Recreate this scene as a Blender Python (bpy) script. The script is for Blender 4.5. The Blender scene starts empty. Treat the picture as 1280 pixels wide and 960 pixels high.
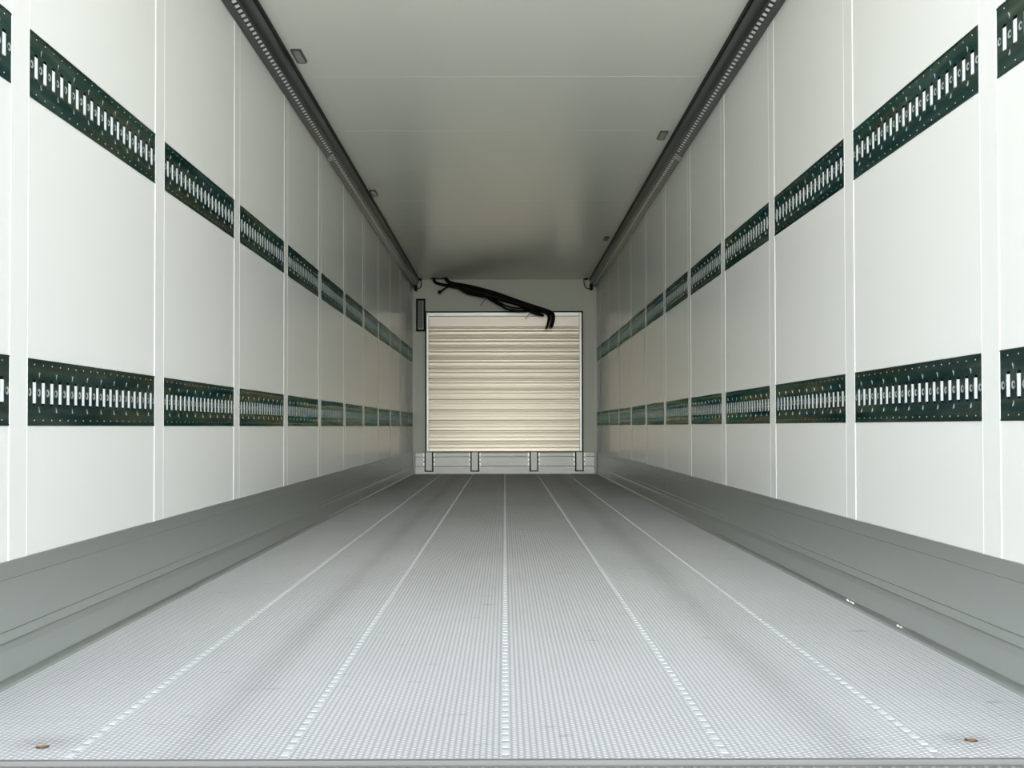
import bpy, math, random
from mathutils import Vector
random.seed(7)
S = bpy.context.scene
C = S.collection

# ------------------------------------------------------------------ dimensions
HW = 1.23            # half width of the load space
Y0, Y1 = 2.25, 15.62 # rear edge and bulkhead
H = 2.604            # floor to ceiling
CAMZ = 0.636
F = 1460.0           # focal length in pixels of the 1280 wide frame

# ------------------------------------------------------------------ camera
cd = bpy.data.cameras.new('camera'); cam = bpy.data.objects.new('camera', cd); C.objects.link(cam)
PITCH = 0.0195
cam.location = (0, 0, CAMZ)
cam.rotation_euler = (math.pi/2 + PITCH, math.radians(0.12), 0)
cd.sensor_width = 36; cd.lens = F/1280*36
cd.shift_x = 9/1280; cd.shift_y = (53 - F*math.tan(PITCH))/1280
cd.clip_start = 0.05; cd.clip_end = 300
S.camera = cam

# ------------------------------------------------------------------ light: overcast daylight through the open rear
w = bpy.data.worlds.new('overcast_sky'); S.world = w; w.use_nodes = True
nt = w.node_tree; nt.nodes.clear()
tc = nt.nodes.new('ShaderNodeTexCoord'); sp = nt.nodes.new('ShaderNodeSeparateXYZ')
cr = nt.nodes.new('ShaderNodeValToRGB'); bg = nt.nodes.new('ShaderNodeBackground'); ou = nt.nodes.new('ShaderNodeOutputWorld')
nt.links.new(tc.outputs['Generated'], sp.inputs[0]); nt.links.new(sp.outputs['Z'], cr.inputs[0])
# sky strength raised towards -Y, added to carry light deep into the load space
mr = nt.nodes.new('ShaderNodeMapRange'); mr.interpolation_type = 'SMOOTHSTEP'
mr.inputs['From Min'].default_value = -.97; mr.inputs['From Max'].default_value = -.45
mr.inputs['To Min'].default_value = 6.8; mr.inputs['To Max'].default_value = 1.75
nt.links.new(sp.outputs['Y'], mr.inputs[0]); nt.links.new(mr.outputs[0], bg.inputs[1])
nt.links.new(cr.outputs[0], bg.inputs[0]); nt.links.new(bg.outputs[0], ou.inputs[0])
el = cr.color_ramp.elements
el[0].position = 0.0; el[0].color = (.975, .98, 1.0, 1)
el[1].position = 1.0; el[1].color = (.27, .30, .35, 1)
e = el.new(.16); e.color = (.95, .97, 1.02, 1)
e = el.new(.4); e.color = (.51, .56, .63, 1)
su = bpy.data.lights.new('sun', 'SUN'); su.energy = 11.5; su.angle = math.radians(2); su.color = (.97, .98, 1.0)
so = bpy.data.objects.new('sun', su); C.objects.link(so)
so.rotation_euler = Vector((.20, -.70, -.90)).to_track_quat('-Z', 'Y').to_euler()   # high behind the bulkhead end: lights the yard, never the load space directly
pl = bpy.data.lights.new('rear_opening_portal', 'AREA'); pl.shape = 'RECTANGLE'; pl.size = 2.44; pl.size_y = 2.58
pl.cycles.is_portal = True
po = bpy.data.objects.new('rear_opening_portal', pl); C.objects.link(po)
po.location = (0, Y0-.06, H/2); po.rotation_euler = (math.pi/2, 0, 0)   # faces +Y, into the load space

S.view_settings.view_transform = 'Standard'; S.view_settings.look = 'None'
S.view_settings.gamma = 1.0; S.view_settings.use_curve_mapping = False
S.view_settings.exposure = 0.11
S.cycles.max_bounces = 24; S.cycles.diffuse_bounces = 16; S.cycles.glossy_bounces = 12
S.cycles.caustics_reflective = True
S.cycles.sample_clamp_indirect = 8.0

# ------------------------------------------------------------------ materials
def mat(name, col, rough=.5, metal=0., spec=.5, bump=None, var=None, coat=0.):
    m = bpy.data.materials.new(name); m.use_nodes = True
    t = m.node_tree; b = t.nodes['Principled BSDF']
    b.inputs['Base Color'].default_value = (*col, 1); b.inputs['Roughness'].default_value = rough
    b.inputs['Metallic'].default_value = metal; b.inputs['Specular IOR Level'].default_value = spec
    if coat: b.inputs['Coat Weight'].default_value = coat; b.inputs['Coat Roughness'].default_value = .12
    if bump or var:
        g = t.nodes.new('ShaderNodeNewGeometry'); mp = t.nodes.new('ShaderNodeMapping')
        t.links.new(g.outputs['Position'], mp.inputs[0])
        n = t.nodes.new('ShaderNodeTexNoise'); t.links.new(mp.outputs[0], n.inputs[0])
        n.inputs['Detail'].default_value = 4
        if var:      # (scale vector, amount)
            mp.inputs['Scale'].default_value = var[0]; n.inputs['Scale'].default_value = 1
            r = t.nodes.new('ShaderNodeMix'); r.data_type = 'RGBA'
            r.inputs[6].default_value = (*[c*(1-var[1]) for c in col], 1)
            r.inputs[7].default_value = (*[min(1, c*(1+var[1])) for c in col], 1)
            t.links.new(n.outputs['Fac'], r.inputs[0]); t.links.new(r.outputs[2], b.inputs['Base Color'])
        if bump:
            n2 = t.nodes.new('ShaderNodeTexNoise'); mp2 = t.nodes.new('ShaderNodeMapping')
            t.links.new(g.outputs['Position'], mp2.inputs[0]); t.links.new(mp2.outputs[0], n2.inputs[0])
            mp2.inputs['Scale'].default_value = bump[0]; n2.inputs['Scale'].default_value = 1
            bp = t.nodes.new('ShaderNodeBump'); bp.inputs['Strength'].default_value = bump[1]
            bp.inputs['Distance'].default_value = bump[2]
            t.links.new(n2.outputs['Fac'], bp.inputs['Height']); t.links.new(bp.outputs[0], b.inputs['Normal'])
    return m

M = {}
M['wall'] = mat('white_coated_steel_wall', (.885, .892, .845), .24, 0, .5, var=((.6, .6, .6), .02))
M['ceil'] = mat('white_coated_steel_ceiling', (.92, .922, .835), .24, 0, .5, var=((.5, .5, .5), .02))
M['bulk'] = mat('white_coated_bulkhead', (.84, .85, .71), .50, .3, .5)
M['bead'] = mat('white_sealant', (.88, .89, .865), .6)
M['kick'] = mat('grey_anodised_kick_plate', (.58, .61, .585), .34, .88, .5, bump=((3, .4, 40), .15, .002), var=((2, .5, 8), .05))
M['alu'] = mat('mill_aluminium', (.55, .56, .50), .42, .7, .5, var=((6, 6, 30), .08))
M['slat'] = mat('bright_slatted_aluminium', (.56, .505, .385), .32, .9, .5, var=((1.5, 1, 9), .03))
M['slatframe'] = mat('pale_frame_aluminium', (.74, .76, .70), .38, .85)
M['black'] = mat('black_rubber', (.008, .009, .009), .5, 0, .2)
M['rail'] = mat('dark_anodised_rail', (.036, .046, .048), .30, .4, .5)
M['railflange'] = mat('grey_anodised_flange', (.15, .16, .155), .35, .5, .5)
M['pale'] = mat('pale_plastic', (.95, .96, .93), .4)
M['slotwhite'] = mat('white_foam_insert', (.93, .94, .93), .5)
M['dark'] = mat('recess_shade', (.006, .008, .008), .7)  # near-black colour that paints the shade in slots and holes
M['zinc'] = mat('bright_zinc', (.62, .66, .63), .32, .8)
M['cone'] = mat('countersunk_zinc', (.52, .58, .55), .45, .6)
M['tab'] = mat('punched_tab_zinc', (.45, .50, .47), .4, .7)
M['rivet'] = mat('zinc_rivet', (.55, .6, .57), .35, .8)
M['sill'] = mat('dull_sill_metal', (.27, .27, .25), .6, .3, var=((3, 20, 1), .15))
M['strip'] = mat('smooth_strip_aluminium', (.60, .545, .45), .36, .85, .5, var=((1.5, 1, 9), .03))
M['copper'] = mat('rusty_screw', (.55, .27, .08), .4, .6)
M['glassgrey'] = mat('smoked_lens', (.30, .32, .29), .2)
M['rim'] = mat('dark_lamp_rim', (.05, .055, .05), .4)
M['concrete'] = mat('yard_concrete', (.56, .555, .53), .85, var=((.4, .4, .4), .12))
M['red'] = mat('red_brown_plug', (.35, .12, .07), .5)
M['tie'] = mat('black_nylon', (.008, .008, .008), .4)
M['skin'] = mat('white_exterior_skin', (.75, .76, .75), .4)

def mat_plate():
    m = bpy.data.materials.new('dark_zinc_plated_steel'); m.use_nodes = True
    t = m.node_tree; b = t.nodes['Principled BSDF']
    g = t.nodes.new('ShaderNodeNewGeometry')
    def noise(scale, detail=3):
        mp = t.nodes.new('ShaderNodeMapping'); mp.inputs['Scale'].default_value = scale
        n = t.nodes.new('ShaderNodeTexNoise'); n.inputs['Scale'].default_value = 1; n.inputs['Detail'].default_value = detail
        t.links.new(g.outputs['Position'], mp.inputs[0]); t.links.new(mp.outputs[0], n.inputs[0]); return n
    def ramp(n, stops):
        cr = t.nodes.new('ShaderNodeValToRGB'); t.links.new(n.outputs['Fac'], cr.inputs[0]); e = cr.color_ramp.elements
        e[0].position = stops[0][0]; e[0].color = (*stops[0][1], 1); e[1].position = stops[-1][0]; e[1].color = (*stops[-1][1], 1)
        for p, c in stops[1:-1]: x = e.new(p); x.color = (*c, 1)
        return cr.outputs[0]
    n = noise((1, 2.2, 38))
    t.links.new(ramp(n, [(.30, (.11, .165, .175)), (.52, (.18, .25, .25)), (.74, (.34, .41, .39))]), b.inputs['Base Color'])
    # the passivated zinc shows gold, teal and blue streaks at a glancing angle
    n2 = noise((1, 1.0, 30), 4)
    t.links.new(ramp(n2, [(.32, (.06, .18, .20)), (.44, (.14, .34, .33)), (.53, (.36, .50, .34)), (.60, (.70, .58, .32)), (.68, (.20, .38, .50))]), b.inputs['Specular Tint'])
    b.inputs['Metallic'].default_value = 1; b.inputs['Roughness'].default_value = .30
    bp = t.nodes.new('ShaderNodeBump'); bp.inputs['Strength'].default_value = .25; bp.inputs['Distance'].default_value = .002
    t.links.new(n.outputs['Fac'], bp.inputs['Height']); t.links.new(bp.outputs[0], b.inputs['Normal'])
    return m
M['plate'] = mat_plate()

def mat_floor():
    m = bpy.data.materials.new('barleycorn_tread_aluminium'); m.use_nodes = True
    t = m.node_tree; b = t.nodes['Principled BSDF']; L = t.links.new
    g = t.nodes.new('ShaderNodeNewGeometry'); s = t.nodes.new('ShaderNodeSeparateXYZ'); L(g.outputs['Position'], s.inputs[0])
    def mth(op, a, bb=None, c=None):
        n = t.nodes.new('ShaderNodeMath'); n.operation = op
        for i, v in enumerate((a, bb, c)):
            if v is None: continue
            if isinstance(v, (int, float)): n.inputs[i].default_value = v
            else: L(v, n.inputs[i])
        return n.outputs[0]
    X, Y = s.outputs['X'], s.outputs['Y']
    PX, PY = .0250, .0165
    cx = mth('SINE', mth('MULTIPLY', X, 2*math.pi/PX))
    half = mth('MULTIPLY', mth('FLOOR', mth('MULTIPLY', X, 2/PX)), math.pi)     # neighbouring ridges are staggered
    cy = mth('SINE', mth('ADD', mth('MULTIPLY', Y, 2*math.pi/PY), half))
    grain = mth('MULTIPLY', mth('ABSOLUTE', cx), mth('ADD', mth('MULTIPLY', cy, .5), .5))
    hgt = mth('ADD', mth('MULTIPLY', grain, 1.0), mth('MULTIPLY', cx, .35))
    bp = t.nodes.new('ShaderNodeBump'); bp.inputs['Strength'].default_value = .6; bp.inputs['Distance'].default_value = .0032
    L(hgt, bp.inputs['Height']); L(bp.outputs[0], b.inputs['Normal'])
    def noise(scale, detail=4):
        mp = t.nodes.new('ShaderNodeMapping'); mp.inputs['Scale'].default_value = scale
        n = t.nodes.new('ShaderNodeTexNoise'); n.inputs['Scale'].default_value = 1; n.inputs['Detail'].default_value = detail
        L(g.outputs['Position'], mp.inputs[0]); L(mp.outputs[0], n.inputs[0]); return n.outputs['Fac']
    # dirt that sits in the grooves, the two wheel lanes and scattered scuffs
    def lane(x0, wd):
        d = mth('DIVIDE', mth('SUBTRACT', X, x0), wd)
        return mth('POWER', 2.718, mth('MULTIPLY', mth('MULTIPLY', d, d), -1))
    lanes = mth('MULTIPLY', mth('ADD', lane(-.62, .05), lane(.67, .06)), mth('MULTIPLY', noise((3, .9, 1)), .30))
    sc = t.nodes.new('ShaderNodeMapRange'); sc.inputs['From Min'].default_value = .665; sc.inputs['From Max'].default_value = .79
    L(noise((6, 18, 1), 5), sc.inputs[0]); sc.inputs['To Max'].default_value = .42
    st = t.nodes.new('ShaderNodeMapRange'); st.inputs['From Min'].default_value = .35; st.inputs['From Max'].default_value = .75
    L(noise((1.6, .8, 1), 5), st.inputs[0]); st.inputs['To Max'].default_value = .10
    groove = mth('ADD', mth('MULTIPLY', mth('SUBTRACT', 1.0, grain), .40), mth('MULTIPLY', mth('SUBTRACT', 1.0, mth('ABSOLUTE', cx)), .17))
    def stain(x0, y0, wx, wy):
        a = mth('DIVIDE', mth('SUBTRACT', X, x0), wx); c = mth('DIVIDE', mth('SUBTRACT', Y, y0), wy)
        return mth('MULTIPLY', mth('POWER', 2.718, mth('MULTIPLY', mth('ADD', mth('MULTIPLY', a, a), mth('MULTIPLY', c, c)), -1)), .22)
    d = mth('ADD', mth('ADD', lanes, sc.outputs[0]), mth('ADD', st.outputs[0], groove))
    d = mth('ADD', d, mth('ADD', stain(-.925, 2.37, .07, .05), stain(.93, 2.38, .07, .05)))
    d = mth('MINIMUM', d, .85)
    mx = t.nodes.new('ShaderNodeMix'); mx.data_type = 'RGBA'
    mx.inputs[6].default_value = (.98, .97, .98, 1); mx.inputs[7].default_value = (.26, .26, .25, 1)
    L(d, mx.inputs[0]); L(mx.outputs[2], b.inputs['Base Color'])
    b.inputs['Metallic'].default_value = .12; b.inputs['Roughness'].default_value = .5
    b.inputs['Specular IOR Level'].default_value = .3
    return m
M['floor'] = mat_floor()
M['seamstrip'] = mat('dull_seam_strip', (.62, .63, .63), .5, .3)
M['seam'] = mat('polished_weld_bead', (.86, .87, .88), .5, .15)

# ------------------------------------------------------------------ mesh helpers
class MB:
    def __init__(s): s.v = []; s.f = []; s.m = []; s.mats = []; s.sm = []
    def mi(s, m):
        if m not in s.mats: s.mats.append(m)
        return s.mats.index(m)
    def face(s, pts, m, smooth=False):
        i = len(s.v); s.v += [tuple(p) for p in pts]; s.f.append(list(range(i, i+len(pts)))); s.m.append(s.mi(m)); s.sm.append(smooth)
    def box(s, a, b, m):
        x0, y0, z0 = a; x1, y1, z1 = b
        i = len(s.v)
        s.v += [(x0,y0,z0),(x1,y0,z0),(x1,y1,z0),(x0,y1,z0),(x0,y0,z1),(x1,y0,z1),(x1,y1,z1),(x0,y1,z1)]
        for q in ((3,2,1,0),(4,5,6,7),(0,1,5,4),(1,2,6,5),(2,3,7,6),(3,0,4,7)):
            s.f.append([i+k for k in q]); s.m.append(s.mi(m)); s.sm.append(False)
    def bbox(s, a, b, m, bev=.002):
        # box with a chamfer along every edge that faces -Y (towards the open end)
        x0, y0, z0 = a; x1, y1, z1 = b
        back = [(x0,y1,z0),(x1,y1,z0),(x1,y1,z1),(x0,y1,z1)]
        mid = [(x0,y0+bev,z0),(x1,y0+bev,z0),(x1,y0+bev,z1),(x0,y0+bev,z1)]
        fr = [(x0+bev,y0,z0+bev),(x1-bev,y0,z0+bev),(x1-bev,y0,z1-bev),(x0+bev,y0,z1-bev)]
        s.face(back[::-1], m); s.face(fr, m)
        for k in range(4):
            j = (k+1) % 4
            s.face([mid[k], mid[j], fr[j], fr[k]], m); s.face([back[k], back[j], mid[j], mid[k]], m)
    def extrude(s, prof, y0, y1, m, cap=True, smooth=False, closed=True):
        n = len(prof); i = len(s.v)
        s.v += [(x, y0, z) for x, z in prof] + [(x, y1, z) for x, z in prof]
        for k in range(n if closed else n-1):
            j = (k+1) % n
            s.f.append([i+k, i+j, i+n+j, i+n+k]); s.m.append(s.mi(m)); s.sm.append(smooth)
        if cap and closed:
            s.face([(x, y0, z) for x, z in prof][::-1], m); s.face([(x, y1, z) for x, z in prof], m)
    def tube(s, pts, r, m, n=10, cap=True, sub=6):
        P = [Vector(p) for p in pts]
        R = r if isinstance(r, (list, tuple)) else [r]*len(P)
        if sub > 1 and len(P) > 2:      # Catmull-Rom
            Q = []; RR = []
            for k in range(len(P)-1):
                a = P[max(k-1, 0)]; b = P[k]; c = P[k+1]; d = P[min(k+2, len(P)-1)]
                for q in range(sub):
                    u = q/sub
                    Q.append(.5*((2*b)+(c-a)*u+(2*a-5*b+4*c-d)*u*u+(3*b-a-3*c+d)*u**3)); RR.append(R[k]*(1-u)+R[k+1]*u)
            Q.append(P[-1]); RR.append(R[-1]); P, R = Q, RR
        up = Vector((.13, .97, .2)); i0 = len(s.v)
        for k, p in enumerate(P):
            tg = (P[min(k+1, len(P)-1)]-P[max(k-1, 0)]).normalized()
            a = up.cross(tg).normalized(); b = tg.cross(a).normalized()
            for q in range(n):
                an = 2*math.pi*q/n; s.v.append(tuple(p + (a*math.cos(an)+b*math.sin(an))*R[k]))
        for k in range(len(P)-1):
            for q in range(n):
                j = (q+1) % n
                s.f.append([i0+k*n+q, i0+k*n+j, i0+(k+1)*n+j, i0+(k+1)*n+q]); s.m.append(s.mi(m)); s.sm.append(True)
        if cap:
            s.f.append([i0+q for q in range(n)][::-1]); s.m.append(s.mi(m)); s.sm.append(False)
            e = i0+(len(P)-1)*n; s.f.append([e+q for q in range(n)]); s.m.append(s.mi(m)); s.sm.append(False)
    def dome(s, c, r, h, ax, m, n=8):
        # low dome on a plane; ax 'x' or 'y' or 'z' with sign
        c = Vector(c); sg = -1 if ax[0] == '-' else 1; a = ax[-1]
        N = {'x': Vector((1,0,0)), 'y': Vector((0,1,0)), 'z': Vector((0,0,1))}[a]*sg
        A = Vector((0,0,1)) if a != 'z' else Vector((1,0,0)); B = N.cross(A)
        rings = [(1, 0), (.8, .6), (.4, .93)]
        i = len(s.v)
        for rr, hh in rings:
            for q in range(n):
                an = 2*math.pi*q/n; s.v.append(tuple(c + (A*math.cos(an)+B*math.sin(an))*r*rr + N*h*hh))
        s.v.append(tuple(c+N*h))
        for k in range(2):
            for q in range(n):
                j = (q+1) % n; s.f.append([i+k*n+q, i+k*n+j, i+(k+1)*n+j, i+(k+1)*n+q]); s.m.append(s.mi(m)); s.sm.append(True)
        for q in range(n):
            s.f.append([i+2*n+q, i+2*n+(q+1) % n, i+3*n]); s.m.append(s.mi(m)); s.sm.append(True)
    def mesh(s, name):
        me = bpy.data.meshes.new(name); me.from_pydata(s.v, [], s.f)
        for m in s.mats: me.materials.append(m)
        for p, mi, sm in zip(me.polygons, s.m, s.sm): p.material_index = mi; p.use_smooth = sm
        me.update(); return me
    def build(s, name, parent=None, loc=None):
        o = bpy.data.objects.new(name, s.mesh(name)); C.objects.link(o)
        if parent: o.parent = parent
        if loc: o.location = loc
        return o

def tag(o, label=None, cat=None, group=None, kind=None):
    if label: o['label'] = label
    if cat: o['category'] = cat
    if group: o['group'] = group
    if kind: o['kind'] = kind
    return o
def empty(name, loc, label, cat, group=None, rz=0):
    o = bpy.data.objects.new(name, None); C.objects.link(o); o.location = loc; o.rotation_euler = (0, 0, rz)
    o.empty_display_size = .05
    return tag(o, label, cat, group)
def at(px, py, d):      # where a feature measured in the photograph stands at depth d
    return Vector(((px-631)*d/F, d, CAMZ+(533-py)*d/F))
ORD = ['nearest', 'second', 'third', 'fourth', 'fifth', 'sixth', 'seventh', 'eighth', 'ninth', 'tenth', 'eleventh', 'twelfth']

# ------------------------------------------------------------------ plates: where they sit
SP = .059
def plen(n): return n*SP + .026
slots_of = {k: 18 for k in range(-1, 11)}; slots_of[-1] = 8; slots_of[10] = 9
def span(k):
    if k == -1: return 3.007-.112-plen(8), 3.007-.112
    y = 3.007 + 1.2*k
    return y, y+plen(slots_of[k])
LOW = {-1: (.640, .815), 1: (.647, .822)}
UPP = {-1: (1.493, 1.670), 1: (1.499, 1.676)}
KZ = .306   # top of kick plate
RZ = 2.493  # underside of the ceiling rail at the wall

# ------------------------------------------------------------------ structure
def wall(sx):
    mb = MB(); X = sx*HW; XP = sx*(HW+.024); XO = sx*(HW+.075)
    ys = [Y0]; 
    for k in range(-1, 11): ys += list(span(k))
    ys.append(Y1)
    zs = [0, LOW[sx][0], LOW[sx][1], UPP[sx][0], UPP[sx][1], H]
    def q(p): mb.face(p if sx < 0 else p[::-1], M['wall'])
    for i in range(len(ys)-1):
        for j in range(5):
            a, b, c, d = ys[i], ys[i+1], zs[j], zs[j+1]
            if i % 2 == 1 and j in (1, 3):
                q([(XP,a,c),(XP,b,c),(XP,b,d),(XP,a,d)])
                q([(X,a,c),(X,b,c),(XP,b,c),(XP,a,c)]); q([(XP,a,d),(XP,b,d),(X,b,d),(X,a,d)])
                q([(X,a,d),(X,a,c),(XP,a,c),(XP,a,d)]); q([(X,b,c),(X,b,d),(XP,b,d),(XP,b,c)])
            else: q([(X,a,c),(X,b,c),(X,b,d),(X,a,d)])
    q([(XO,Y0,0),(XO,Y0,H),(XO,Y1,H),(XO,Y1,0)])
    q([(X,Y0,0),(X,Y0,H),(XO,Y0,H),(XO,Y0,0)]); q([(X,Y1,H),(X,Y1,0),(XO,Y1,0),(XO,Y1,H)])
    q([(X,Y0,H),(X,Y1,H),(XO,Y1,H),(XO,Y0,H)]); q([(X,Y1,0),(X,Y0,0),(XO,Y0,0),(XO,Y1,0)])
    o = mb.build('wall_left' if sx < 0 else 'wall_right'); tag(o, kind='structure'); return o
for sx in (-1, 1): wall(sx)

mb = MB(); mb.box((-HW-.075, Y0, -.04), (HW+.075, Y1+.08, 0), M['floor']); fl = mb.build('floor'); tag(fl, kind='structure')
for k, x in enumerate((-.842, -.427, 0, .427, .835)):
    mb = MB(); mb.box((x-.0075, Y0+.001, .0), (x+.0075, Y1-.05, .0006), M['seamstrip'])
    y = Y0+.012+.007*k
    while y < Y1-.1:
        mb.extrude([(x-.0075, .0004), (x-.006, .0016), (x+.006, .0016), (x+.0075, .0004)], y, y+.028, M['seam']); y += .05
    o = mb.build('weld_seam', fl); o['label'] = 'bright intermittent seam between two floor planks'

mb = MB(); mb.box((-HW-.075, Y0, H), (HW+.075, Y1+.08, H+.07), M['ceil'])
y = 4.14
while y < Y1:
    mb.extrude([(-HW+.1, H), (-HW+.1, H-.0008), (HW-.1, H-.0008), (HW-.1, H)], y-.004, y+.004, M['ceil']); y += 1.2
tag(mb.build('ceiling'), kind='structure')
mb = MB(); mb.box((-HW, Y1, 0), (HW, Y1+.08, H), M['bulk']); mb.box((.004, Y1-.001, 2.15), (.010, Y1, H), M['ceil'])
tag(mb.build('wall_back'), kind='structure')
mb = MB(); mb.box((-40, -45, -1.25), (40, 30, -1.2), M['concrete']); tag(mb.build('ground'), kind='structure')

tn = 1
for sx in (-1, 1):
    for k in range(-1, 10):
        a = span(k)[1]; b = span(k+1)[0]; mb = MB(); X = sx*HW; r = .003
        mb.box((min(X, X-sx*.0015), a+.002, KZ), (max(X, X-sx*.0015), b-.002, RZ), M['wall'])
        for yy in (a+.003, b-.003):
            pr = [(yy+r*math.cos(t), -sx*(.0024)*math.sin(t)) for t in [math.pi*i/6 for i in range(7)]]
            for i in range(6):
                p, q_ = pr[i], pr[i+1]
                mb.face([(X+p[1], p[0], KZ), (X+q_[1], q_[0], KZ), (X+q_[1], q_[0], RZ), (X+p[1], p[0], RZ)], M['bead'], True)
        tag(mb.build('trim_%d' % tn), kind='structure'); tn += 1
for sx in (-1, 1):      # pale angle in the corners of the bulkhead
    mb = MB(); X = sx*HW
    mb.box((min(X, X-sx*.03), Y1-.004, .30), (max(X, X-sx*.03), Y1, 2.50), M['ceil'])
    tag(mb.build('trim_%d' % tn), kind='structure'); tn += 1

# kick plates
for sx, nm in ((-1, 'baseboard_left'), (1, 'baseboard_right')):
    pr = [(0, KZ+.001), (.004, KZ), (.004, .2635), (.0025, .262), (.004, .2605), (.004, .137), (.0028, .135), (.0042, .133), (.0045, .112), (.0038, .109),
          (.0052, .104), (.0075, .085), (.010, .045), (.0115, .026), (.0105, .022), (.013, .019), (.018, .016), (.020, .009), (.020, 0), (0, 0)]
    mb = MB()
    prof = [(sx*(HW-p), z) for p, z in pr]
    for a, b in ((Y0, 8.898), (8.901, 13.70), (13.706, Y1)):
        mb.extrude(prof if sx > 0 else prof[::-1], a, b, M['kick'])
    tag(mb.build(nm), kind='structure')
    # small worn chips of sealant on the lip
mb = MB()
# rear sill with tread nibs
mb.extrude([(x, z) for x, z in ((-HW-.07, -.010), (HW+.07, -.010), (HW+.07, -.04), (-HW-.07, -.04))], Y0-.16, Y0-.001, M['sill'])
mb.box((-HW-.07, Y0-.013, -.04), (HW+.07, Y0-.001, 0), M['sill'])
x = -HW
row = 0
for yy in (Y0-.03, Y0-.05, Y0-.07, Y0-.09):
    row += 1; x = -HW + (.0125 if row % 2 else 0)
    while x < HW:
        mb.dome((x, yy, -.010), .006, .003, 'z', M['sill'], 6); x += .025
o = mb.build('sill_plate'); tag(o, 'grey metal sill plate with raised tread dots in front of the floor edge', 'sill')

# ------------------------------------------------------------------ load plates (slotted steel strips)
HH = .0875
def slot_u(i, L): return .0445 + SP*i - L/2
def plate_mesh(n):
    L = plen(n) ; mb = MB(); P = M['plate']
    def quad(u0, u1, v0, v1, w=0, m=P): mb.face([(w, u0, v0), (w, u1, v0), (w, u1, v1), (w, u0, v1)], m)
    SW, SH = .0115, .034
    x = -L/2
    quad(x, x+.0025, -HH, HH); x += .0025
    for i in range(2*n+1):
        if i % 2 == 0:
            # hole cell
            u0 = x; u1 = min(x+.025, L/2); c = (x+x+.025)/2; r = .0108; hw = .0125
            quad(u0, u1, -HH, -hw); quad(u0, u1, hw, HH)
            N = 16; sq = []; ci = []; di = []
            for q in range(N):
                a = 2*math.pi*(q+.0)/N; ca, sa = math.cos(a), math.sin(a)
                k = hw/max(abs(ca), abs(sa)); sq.append((0, c+k*ca, k*sa)); ci.append((.0, c+r*ca, r*sa)); di.append((-.0012, c+.0050*ca, .0050*sa))
            for q in range(N):
                j = (q+1) % N
                mb.face([sq[q], sq[j], ci[j], ci[q]], P); mb.face([ci[q], ci[j], di[j], di[q]], M['cone'], True)
            mb.face(di, M['dark'])
            x += .025
        else:
            c = x+.017; u0 = x; u1 = x+.034
            quad(u0, u1, -HH, -SH); quad(u0, u1, SH, HH); quad(u0, c-SW, -SH, SH); quad(c+SW, u1, -SH, SH)
            for (a, b) in (((c-SW, -SH), (c+SW, -SH)), ((c+SW, -SH), (c+SW, SH)), ((c+SW, SH), (c-SW, SH)), ((c-SW, SH), (c-SW, -SH))):
                mb.face([(0, *a), (0, *b), (-.003, *b), (-.003, *a)], P)
            x = u1
    quad(x, L/2, -HH, HH) if x < L/2 else None
    # folded edges and rolled lip lines
    for v0, v1 in ((-HH, -HH+.004), (HH-.004, HH)):
        mb.box((0, -L/2, v0), (.0012, L/2, v1), P)
    return mb.mesh('slotted_plate')
def backing_mesh(n):
    L = plen(n); mb = MB(); mb.box((-.020, -L/2+.001, -.06), (-.017, L/2-.001, .06), M['dark']); return mb.mesh('backing')  # backing coloured dark so the slot voids look shaded
def insert_mb(mb, u):
    mb.box((-.0168, u-.0112, -.0285), (-.0012, u+.0112, .0265), M['slotwhite'])
def lug_mb(mb, u, s):
    z0, z1 = .037*s, .052*s; t = .0012
    A = [(0, z0), (.0034, z1), (.0026, z1+.001*s), (0, z1-.003*s)]
    v = [(w, u-t, z) for w, z in A]; v2 = [(w, u+t, z) for w, z in A]
    mb.face(v, M['tab']); mb.face(v2[::-1], M['tab'])
    for k in range(4):
        j = (k+1) % 4; mb.face([v[k], v[j], v2[j], v2[k]], M['tab'])
    mb.box((0, u-.0075, min(z0+.003*s, z1-.002*s)), (.0003, u-t-.0005, max(z0+.003*s, z1-.002*s)), M['dark'])  # flat dark patch paints the shaded punched hole beside the tab
def rivet_mb(mb, u, v): mb.dome((.0, u, v), .0022, .0014, 'x', M['rivet'], 8)

def make_plate(n, detail):
    L = plen(n)
    root = bpy.data.objects.new('load_plate', None); root.empty_display_size = .05
    parts = [bpy.data.objects.new('slotted_plate', plate_mesh(n)), bpy.data.objects.new('backing', backing_mesh(n))]
    lugs = [(slot_u(i, L)+SP/2, s) for i in range(0, n-1, 2) for s in (1, -1)]
    rivs = [(slot_u(i, L), v) for i in range(n) for v in (.073, -.073)]
    one = MB(); insert_mb(one, 0); me = one.mesh('slot_insert')
    for i in range(n):
        o = bpy.data.objects.new('slot_insert', me); o.location = (0, slot_u(i, L), 0); parts.append(o)
    ms = {}
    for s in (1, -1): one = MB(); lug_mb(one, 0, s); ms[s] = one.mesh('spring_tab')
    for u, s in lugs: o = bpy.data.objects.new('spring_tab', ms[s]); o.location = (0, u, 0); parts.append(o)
    if detail == 2:
        one = MB(); rivet_mb(one, 0, 0); me = one.mesh('rivet')
        for u, v in rivs: o = bpy.data.objects.new('rivet', me); o.location = (0, u, v); parts.append(o)
    else:
        mb = MB(); [rivet_mb(mb, *a) for a in rivs]; parts.append(bpy.data.objects.new('rivet', mb.mesh('rivet')))
    return root, parts
proto = {}
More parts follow.
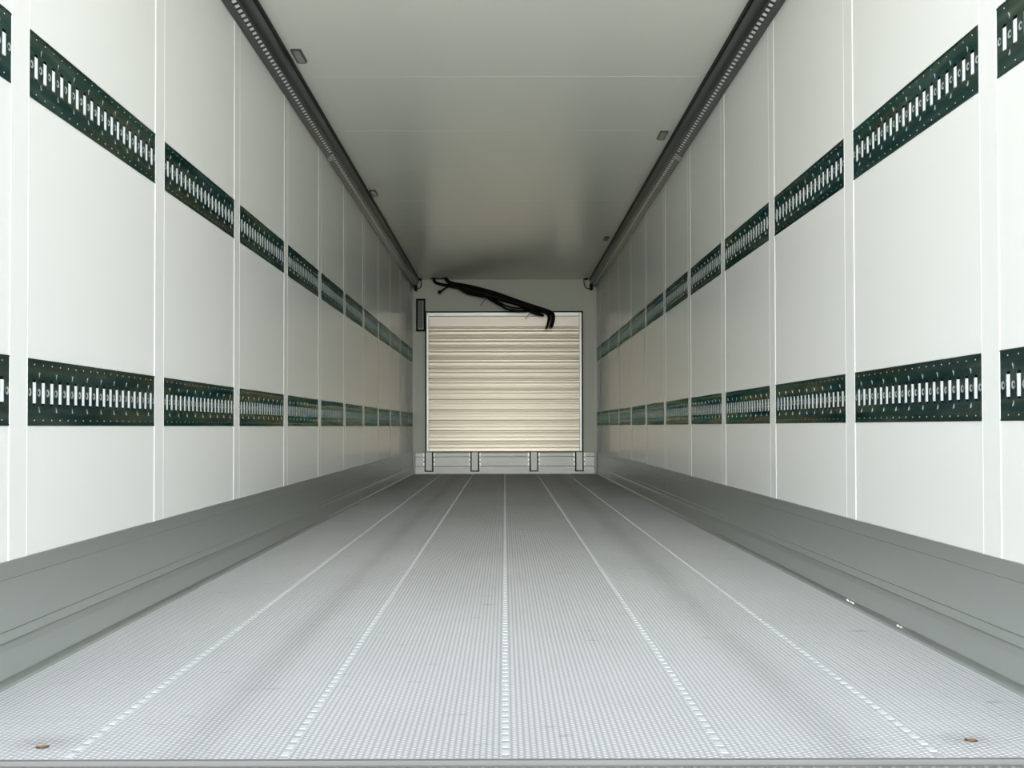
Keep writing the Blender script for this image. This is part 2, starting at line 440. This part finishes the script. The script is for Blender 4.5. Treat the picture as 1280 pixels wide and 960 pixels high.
def place_plate(n, detail, loc, rz, label):
    key = (n, detail)
    if key not in proto:
        proto[key] = make_plate(n, detail); root, parts = proto[key]; ch = parts
    else:
        r0, p0 = proto[key]; root = r0.copy(); ch = [p.copy() for p in p0]
    C.objects.link(root)
    for p in ch: C.objects.link(p); p.parent = root
    root.location = loc; root.rotation_euler = (0, 0, rz); tag(root, label, 'load plate')
for sx, side in ((-1, 'left'), (1, 'right')):
    for Z, row, other in ((LOW, 'lower', 'waist-height'), (UPP, 'upper', 'head-height')):
        for k in range(-1, 11):
            n = slots_of[k]; a, b = span(k); det = 2 if k <= 1 else (1 if k <= 4 else 0)
            if k == -1: lab = 'dark slotted steel load plate cut off by the %s picture edge, %s row' % (side, row)
            elif k == 10: lab = 'short dark slotted load plate against the bulkhead, %s row of the %s wall' % (row, side)
            elif k == 0: lab = 'nearest whole dark green slotted load plate in the %s row on the %s wall' % (row, side)
            else:
                lab = 'dark slotted load plate, %s whole one from the open end, %s row, %s wall' % (ORD[k], row, side)
            place_plate(n, det, (sx*HW - sx*.001, (a+b)/2, sum(Z[sx])/2), 0 if sx < 0 else math.pi, lab)

# ------------------------------------------------------------------ ceiling rails
JY = 8.0
def rail(sx, y0, y1, label, joint):
    root = empty('ceiling_rail', (sx*HW, y0, RZ), label, 'rail')
    def X(a): return -sx*a       # local, measured from the wall towards the middle
    Ln = y1-y0
    z = lambda v: v-RZ
    # wall flange
    mb = MB(); pr = [(.0005, 2.4935), (.004, 2.490), (.018, 2.497), (.030, 2.506), (.030, 2.510), (.002, 2.500)]
    mb.extrude([(X(a), z(b)) for a, b in pr], 0, Ln, M['railflange']); mb.build('wall_flange', root)
    # perforated band
    mb = MB(); A, B = (.030, 2.506), (.052, 2.516)
    def p(t, y, dz=0): return (X(A[0]+(B[0]-A[0])*t), y, z(A[1]+(B[1]-A[1])*t)+dz)
    y = 0
    while y < Ln-.06:
        mb.face([p(0, y), p(1, y), p(1, y+.025), p(0, y+.025)], M['rail'])
        for t0, t1 in ((0, .1), (.9, 1)):
            mb.face([p(t0, y+.025), p(t1, y+.025), p(t1, y+.06), p(t0, y+.06)], M['rail'])
        mb.face([p(.1, y+.025), p(.9, y+.025), p(.9, y+.025, .001), p(.1, y+.025, .001)], M['rail'])
        mb.face([p(.1, y+.06), p(.9, y+.06), p(.9, y+.06, .001), p(.1, y+.06, .001)], M['rail'])
        y += .06
    mb.face([p(0, y), p(1, y), p(1, Ln), p(0, Ln)], M['rail'])
    mb.build('perforated_band', root)
    mb = MB(); mb.extrude([(p(0, 0)[0], p(0, 0, .001)[2]), (p(1, 0)[0], p(1, 0, .001)[2]), (p(1, 0)[0], p(1, 0, .006)[2]), (p(0, 0)[0], p(0, 0, .006)[2])], .002, Ln-.002, M['pale'])
    o = mb.build('backing_strip', root); o['label'] = 'pale strip showing through the rail slots'
    # dark cove body
    mb = MB(); pr = [(.052, 2.516), (.060, 2.519), (.068, 2.526), (.075, 2.538), (.081, 2.552), (.084, 2.564), (.087, 2.575), (.089, 2.584), (.089, 2.600), (.040, 2.600), (.052, 2.530)]
    mb.extrude([(X(a), z(b)) for a, b in pr], 0, Ln, M['rail'], smooth=True); o = mb.build('rail_body', root)
    mb = MB(); pr = [(.089, 2.579), (.094, 2.582), (.098, 2.593), (.098, 2.6035), (.089, 2.6035)]
    mb.extrude([(X(a), z(b)) for a, b in pr], 0, Ln, M['black']); o = mb.build('rubber_seal', root); o['label'] = 'black rubber edge of the rail'
    if joint:
        mb = MB(); pr = [(.004, 2.4885), (.018, 2.4955), (.030, 2.5045), (.036, 2.507), (.036, 2.505), (.030, 2.5025), (.018, 2.4935), (.004, 2.4865)]
        mb.extrude([(X(a), z(b)) for a, b in pr], .02, .14, M['alu'])
        o = mb.build('joint_plate', root); o['label'] = 'pale joining plate on the rail flange'
        mb = MB(); 
        for i in range(14): mb.dome((X(.017), .25+i*.16, z(2.496)), .004, .003, '-z', M['zinc'], 8)
        mb.build('screw_row', root)
for sx, side in ((-1, 'left'), (1, 'right')):
    rail(sx, Y0, JY-.003, 'dark perforated ceiling rail over the %s wall, front length at the open end' % side, False)
    rail(sx, JY, Y1-.03, 'dark perforated ceiling rail over the %s wall, rear length running to the bulkhead' % side, True)

# ------------------------------------------------------------------ ceiling lamps
def rrect(w, l, r, n=5):
    out = []
    for cx, cy, a0 in ((w-r, l-r, 0), (-w+r, l-r, 90), (-w+r, -l+r, 180), (w-r, -l+r, 270)):
        for i in range(n+1):
            a = math.radians(a0+90*i/n); out.append((cx+r*math.cos(a), cy+r*math.sin(a)))
    return out
rim_me = lens_me = None
def ring_stack(mb, rings, m, cap_m):
    for a, b in zip(rings, rings[1:]):
        n = len(a)
        for q in range(n):
            j = (q+1) % n; mb.face([a[q], a[j], b[j], b[q]], m, True)
    mb.face(rings[-1], cap_m)
for px, py, lab in ((372, 69, 'small rounded clearance lamp beside the left ceiling rail, nearest and palest lamp'),
                    (466, 240.5, 'small dark lamp far along the left ceiling rail'),
                    (831, 169, 'small rounded grey lamp beside the middle of the right ceiling rail'),
                    (759.5, 298, 'tiny dark lamp far along the right ceiling rail near the bulkhead')):
    d = F*(H-CAMZ)/(533-py); x = (px-631)*d/F; x -= math.copysign(.012, x); d -= (H-CAMZ)*PITCH
    root = empty('ceiling_lamp', (x, d, H), lab, 'lamp', 'clearance lamps on the ceiling')
    del root['group']
    mb = MB(); o1 = [(x_, y_, 0) for x_, y_ in rrect(.028, .110, .014)]; o2 = [(x_, y_, -.010) for x_, y_ in rrect(.026, .107, .013)]
    o3 = [(x_, y_, -.012) for x_, y_ in rrect(.023, .103, .012)]; o4 = [(x_, y_, -.009) for x_, y_ in rrect(.021, .099, .011)]
    ring_stack(mb, [o1, o2, o3, o4], M['rim'], M['rim']); mb.build('lamp_rim', root)
    mb = MB(); l1 = [(x_, y_, -.0092) for x_, y_ in rrect(.0205, .098, .011)]; l2 = [(x_, y_, -.0125) for x_, y_ in rrect(.016, .090, .010)]
    ring_stack(mb, [l1, l2], M['glassgrey'], M['glassgrey']); o = mb.build('lens', root); o['label'] = 'grey plastic lens'

# ------------------------------------------------------------------ slatted panel on the bulkhead
D = 15.54
p0 = at(533, 564.5, D); p1 = at(727.6, 390.2, D)
X0, Z0, X1, Z1 = p0.x, p0.z, p1.x, p1.z
root = empty('slatted_panel', ((X0+X1)/2, Y1, Z0), 'large pale ribbed aluminium panel mounted on the bulkhead', 'panel')
cx = (X0+X1)/2; ox, oy, oz = -cx, -Y1, -Z0
def L(mb): mb.v = [(x+ox, y+oy, z+oz) for x, y, z in mb.v]; return mb
mb = MB(); mb.box((X0-.018, Y1-.050, Z0-.001), (X1+.018, Y1-.001, Z1+.018), M['black']); o = L(mb).build('panel_gap_shade', root); o['label'] = 'black border standing in for the shadow gap around the panel'  # black box paints the shadow gap along the panel edge
fw = .034
mb = MB(); mb.bbox((X0, D, Z0), (X0+fw, Y1-.045, Z1), M['slatframe'], .004); L(mb).build('side_frame', root)
mb = MB(); mb.bbox((X1-fw, D, Z0), (X1, Y1-.045, Z1), M['slatframe'], .004); L(mb).build('side_frame', root)
mb = MB(); mb.bbox((X0+fw, D, Z1-.05), (X1-fw, Y1-.045, Z1), M['slatframe'], .004); L(mb).build('top_frame', root)
zt = Z1-.05
mb = MB(); mb.bbox((X0+fw, D+.006, zt-.142), (X1-fw, Y1-.045, zt-.002), M['strip'], .002); o = L(mb).build('plain_strip', root); o['label'] = 'smooth plain board above the ribbed planks'
zr = zt-.142; N = 12; ph = (zr-Z0)/N
mb = MB(); prof = []
for i in range(N):
    b = zr-(i+1)*ph
    # one extruded plank: joint groove, then three shallow flutes and a narrow rib
    for t, dd in ((0, .012), (.02, .006), (.06, .0045), (.16, .007), (.28, .010), (.33, .0100), (.36, .0055), (.48, .0040), (.58, .0065), (.66, .0095), (.69, .0095), (.71, .006), (.80, .005), (.86, .0085), (.88, .0085), (.90, .005), (.97, .006), (1, .012)):
        prof.append((D+.004+dd*.42, b+ph*t, i))
rows = sorted([(z, y) for y, z, i in prof])
for (za, ya), (zb, yb) in zip(rows, rows[1:]):
    if zb-za < 1e-6: continue
    mb.face([(X0+fw, ya, za), (X1-fw, ya, za), (X1-fw, yb, zb), (X0+fw, yb, zb)], M['slat'])
L(mb).build('ribbed_planks', root)

# ------------------------------------------------------------------ aluminium skirting with posts under the panel
root = empty('bulkhead_skirting', (0, Y1, 0), 'grey aluminium skirting board with four uprights along the foot of the bulkhead', 'skirting')
Dk = 15.575
def loc(mb): mb.v = [(x, y-Y1, z) for x, y, z in mb.v]; return mb
xa, xb = -HW+.034, HW-.034
top = .285
mb = MB()
mb.bbox((xa, Dk, .001), (xb, Y1-.001, .105), M['alu'], .003)
mb.bbox((xa, Dk+.004, .106), (xb, Y1-.001, .232), M['alu'], .003)
mb.bbox((xa, Dk, .233), (xb, Y1-.001, top), M['alu'], .003)
loc(mb).build('board', root)
for px0, px1 in ((532, 540.5), (589.2, 597.8), (662.9, 671.4), (719.8, 728.2)):
    x0 = (px0-631)*Dk/F; x1 = (px1-631)*Dk/F
    mb = MB(); mb.box((x0-.014, Dk-.010, .034), (x1+.014, Dk-.0005, top+.012), M['black']); g = loc(mb).build('upright_gap_dark', root)  # black sheet stands in for the dark gaps beside the upright
    mb = MB(); mb.bbox((x0, Dk-.030, .046), (x1, Dk-.010, top+.012), M['alu'], .005); loc(mb).build('upright', root)
    for sgn in (-1, 1):
        e0 = (x0-.034, x0-.012) if sgn < 0 else (x1+.012, x1+.034)
        mb = MB(); mb.bbox((e0[0], Dk-.003, .090), (e0[1], Dk+.0035, top), M['slatframe'], .001); s = loc(mb).build('rivet_strip', root)
        for zz in (.105, .165, .225):
            mb = MB(); mb.dome(((e0[0]+e0[1])/2, Dk-.003, zz), .008, .004, '-y', M['black'], 10); loc(mb).build('rivet', s)

# ------------------------------------------------------------------ framed grille left of the panel
a = at(520.2, 414, Y1); b = at(532, 373, Y1)
root = empty('wall_grille', ((a.x+b.x)/2, Y1, a.z), 'narrow upright black framed grille beside top left of the ribbed panel', 'grille')
hx = (b.x-a.x)/2; hz = b.z-a.z
mb = MB()
t = .026
for x0, x1, z0, z1 in ((-hx, -hx+t, 0, hz), (hx-t, hx, 0, hz), (-hx+t, hx-t, 0, t), (-hx+t, hx-t, hz-t, hz)):
    mb.bbox((x0, -.018, z0), (x1, -.001, z1), M['black'], .003)
mb.build('frame', root)
mb = MB(); mb.box((-hx+t, -.012, t), (hx-t, -.001, hz-t), M['glassgrey'])
z = t+.02
while z < hz-t-.01:
    mb.bbox((-hx+t+.004, -.015, z), (hx-t-.012, -.012, z+.006), M['rim'], .001); z += .018
o = mb.build('grille_insert', root); o['label'] = 'dark grey louvred insert'
mb = MB(); mb.box((hx-t-.010, -.020, t), (hx-t-.001, -.012, hz-t), M['pale']); mb.box((-hx+t+.006, -.020, t), (hx-t-.010, -.012, t+.009), M['pale'])
o = mb.build('inner_edge', root); o['label'] = 'thin white inner edge'

# ------------------------------------------------------------------ black hose bundle hanging from the ceiling
DH = 15.40
o0 = at(557, 347, DH)
root = empty('hose_bundle', o0, 'bundle of black hoses strapped together hanging slantwise above the ribbed panel', 'hose')
def hose(name, pts, r, mt='black', lab=None, par=None, n=12):
    mb = MB(); P = [at(px, py, DH+(d if len(q) else 0))-o0 for px, py, d, *q in [(*p, 0) if len(p) == 3 else (*p, 0, 0) for p in pts]]
    mb.tube(P, [q*1.13 for q in r] if isinstance(r, list) else r*1.2, M[mt], n)
    o = mb.build(name, par or root)
    if lab: o['label'] = lab
    return o
hose('hose', [(543.2, 346.2, .02), (542.6, 349.5, .02), (545.5, 353, .01), (553, 355.2, 0), (565, 357.4, 0), (590, 362.4, 0), (620, 369.6, 0), (650, 379, 0), (676, 388, 0), (683.5, 391, 0), (686.8, 395.5, -.01), (685.6, 403, -.02), (682.8, 411.3, -.02)],
     [.017, .017, .017, .018, .020, .024, .024, .022, .021, .019, .018, .015, .011])
hose('hose', [(557, 346.6, .0), (559.5, 350.5, 0), (566, 354, 0), (590, 358.8, .0), (620, 367, 0), (650, 377.6, 0), (676, 386, 0), (687, 389.6, 0), (691.6, 394, -.03), (691, 402, -.04), (688.6, 409.0, -.04)],
     [.020, .022, .024, .026, .027, .026, .025, .024, .024, .023, .021])
hose('hose', [(562, 353.5, -.04), (575, 357.5, -.05), (590, 362.5, -.05), (620, 370.6, -.05), (645, 378.2, -.05), (664, 384.5, -.05), (676, 388.5, -.04)], [.018, .026, .034, .034, .032, .034, .022])
hose('foam_sleeve', [(566, 356, -.02), (576, 360.5, -.03), (586, 365, -.03), (600, 368.4, -.03), (611, 371.5, -.03)], [.012, .022, .030, .026, .012], lab='bulging foam lagging on the hoses')
hose('foam_sleeve', [(655, 384.5, -.02), (665, 388.8, -.04), (674, 392.4, -.04), (680.5, 394.6, -.04)], [.020, .026, .022, .012], lab='tapered loose end of foam lagging')
hose('thin_hose', [(606, 369.6, -.02), (616, 376, -.04), (626, 381.6, -.06), (634, 386.2, -.06), (645, 388.4, -.06), (655, 388.3, -.05), (664, 387.2, -.03)], .0125)
hose('thin_hose', [(612, 370.5, 0), (624, 377.6, -.02), (634, 382.4, -.03), (645, 385, -.03), (655, 384.8, -.02), (662, 383.5, 0)], .0105)
s = hose('hose_branch', [(562, 357, -.02), (556.5, 360, -.05), (552.5, 363, -.07), (550.2, 364.4, -.08)], .010)
mb = MB(); c = at(549.6, 364.6, DH-.085)-o0
for i in range(8):
    a0 = math.pi*i/8; a1 = math.pi*(i+1)/8
    for q in range(12):
        b0 = 2*math.pi*q/12; b1 = 2*math.pi*(q+1)/12
        f_ = lambda a_, b_: (c.x+.025*math.sin(a_)*math.cos(b_), c.y+.022*math.cos(a_), c.z+.025*math.sin(a_)*math.sin(b_))
        mb.face([f_(a0, b0), f_(a1, b0), f_(a1, b1), f_(a0, b1)], M['black'], True)
mb.build('end_cap', s)
hose('cable_tie', [(609, 362.5, -.09), (608.2, 371.8, -.09), (604.5, 376.5, -.08), (600.6, 382, -.08)], .0032, 'tie')
hose('cable_tie', [(667, 380, -.09), (663.5, 389.5, -.09), (660.4, 394, -.08), (656.8, 399, -.08)], .0032, 'tie')
for px, py, r in ((690.0, 410.2, .017),):
    mb = MB(); P = [at(688.7, 408.4, DH-.04)-o0, at(688.2, 410.4, DH-.04)-o0]; mb.tube(P, [.019, .014], M['red'], 12); o = mb.build('hose_plug', root); o['label'] = 'red brown plug in the hose end'
mb = MB(); c = at(547.5, 347.8, DH)-o0
mb.box((c.x-.105, -.03, c.z-.004), (c.x+.11, .03, c.z+.004), M['black'])
mb.box((-.03, -.02, c.z), (.03, .02, H-o0.z-.001), M['black']); mb.box((-.17, -.012, c.z), (-.14, .012, H-o0.z-.001), M['black'])
o = mb.build('ceiling_bracket', root); o['label'] = 'thin black bracket fixed to the ceiling'

# ------------------------------------------------------------------ corner cables at the ends of the rails
for side, bl, cab, con in (('left', (525, 347.2), [(525.6, 347), (526.6, 351), (526.8, 356), (525.2, 359.2), (522, 359.8), (520, 359)], (519.6, 358.6)),
                           ('right', (733.6, 347), [(732, 345.5), (730.6, 349), (730.9, 355), (733.2, 359.4), (736.5, 360.6), (739, 360)], (739.8, 358.2))):
    DC = 15.54; o0 = at(con[0], con[1], DC)
    root = empty('corner_cable', o0, 'short looped black cable with plug in the upper %s corner of the bulkhead' % side, 'cable')
    mb = MB(); mb.tube([at(a, b, DC)-o0 for a, b in cab], .006, M['black'], 8); mb.build('cable', root)
    mb = MB(); pts = rrect(.019, .046, .012); 
    fr = [(x, -.03, z) for x, z in pts]; f2 = [(x, .078, z) for x, z in pts]; f3 = [(x*.8, -.036, z*.9) for x, z in pts]
    ring_stack(mb, [f2, fr, f3], M['black'], M['black']); mb.build('plug', root)
    mb = MB(); c = at(bl[0], bl[1], DC)-o0; pts = rrect(.026, .028, .022)
    f2 = [(c.x+x, .06, c.z+z) for x, z in pts]; fr = [(c.x+x, -.05, c.z+z) for x, z in pts]; f3 = [(c.x+x*.7, -.056, c.z+z*.7) for x, z in pts]
    ring_stack(mb, [f2, fr, f3], M['black'], M['black']); mb.build('cable_gland', root)

# ------------------------------------------------------------------ two countersunk floor screws near the rear edge
for px, py, lab in ((52.5, 932.6, 'small rusty screw in the floor near the bottom left of the picture'), (1213, 926.6, 'small rusty screw in the floor near the bottom right of the picture')):
    de = F*CAMZ/(py-533); x = (px-631)*de/F; y = de+CAMZ*PITCH
    root = empty('floor_screw', (x, y, 0), lab, 'screw')
    mb = MB(); mb.dome((0, 0, 0), .0095, .003, 'z', M['copper'], 14); mb.build('screw_head', root)
    mb = MB(); n = 16
    for q in range(n):
        a0 = 2*math.pi*q/n; a1 = 2*math.pi*(q+1)/n
        g_ = lambda r, a_, z: (r*math.cos(a_), r*math.sin(a_), z)
        mb.face([g_(.0135, a0, .0006), g_(.0135, a1, .0006), g_(.0095, a1, .0018), g_(.0095, a0, .0018)], M['rim'])
    mb.build('washer', root)

# ------------------------------------------------------------------ crumbs of pale sealant on the right kick plate lip
for y, n, lab in ((4.13, 5, 'small cluster of pale sealant crumbs on the right kick plate lip'), (3.62, 3, 'thin smear of pale sealant on the right kick plate lip, nearer than the crumbs')):
    root = empty('sealant_crumb', (HW-.0165, y, .0175), lab, 'crumb')
    for i in range(n):
        mb = MB(); mb.dome((0, 0, 0), random.uniform(.003, .006), .005, 'z', M['bead'], 7)
        mb.build('crumb', root, (random.uniform(-.003, .001), (i-n/2)*.022+random.uniform(-.006, .006), -.001))
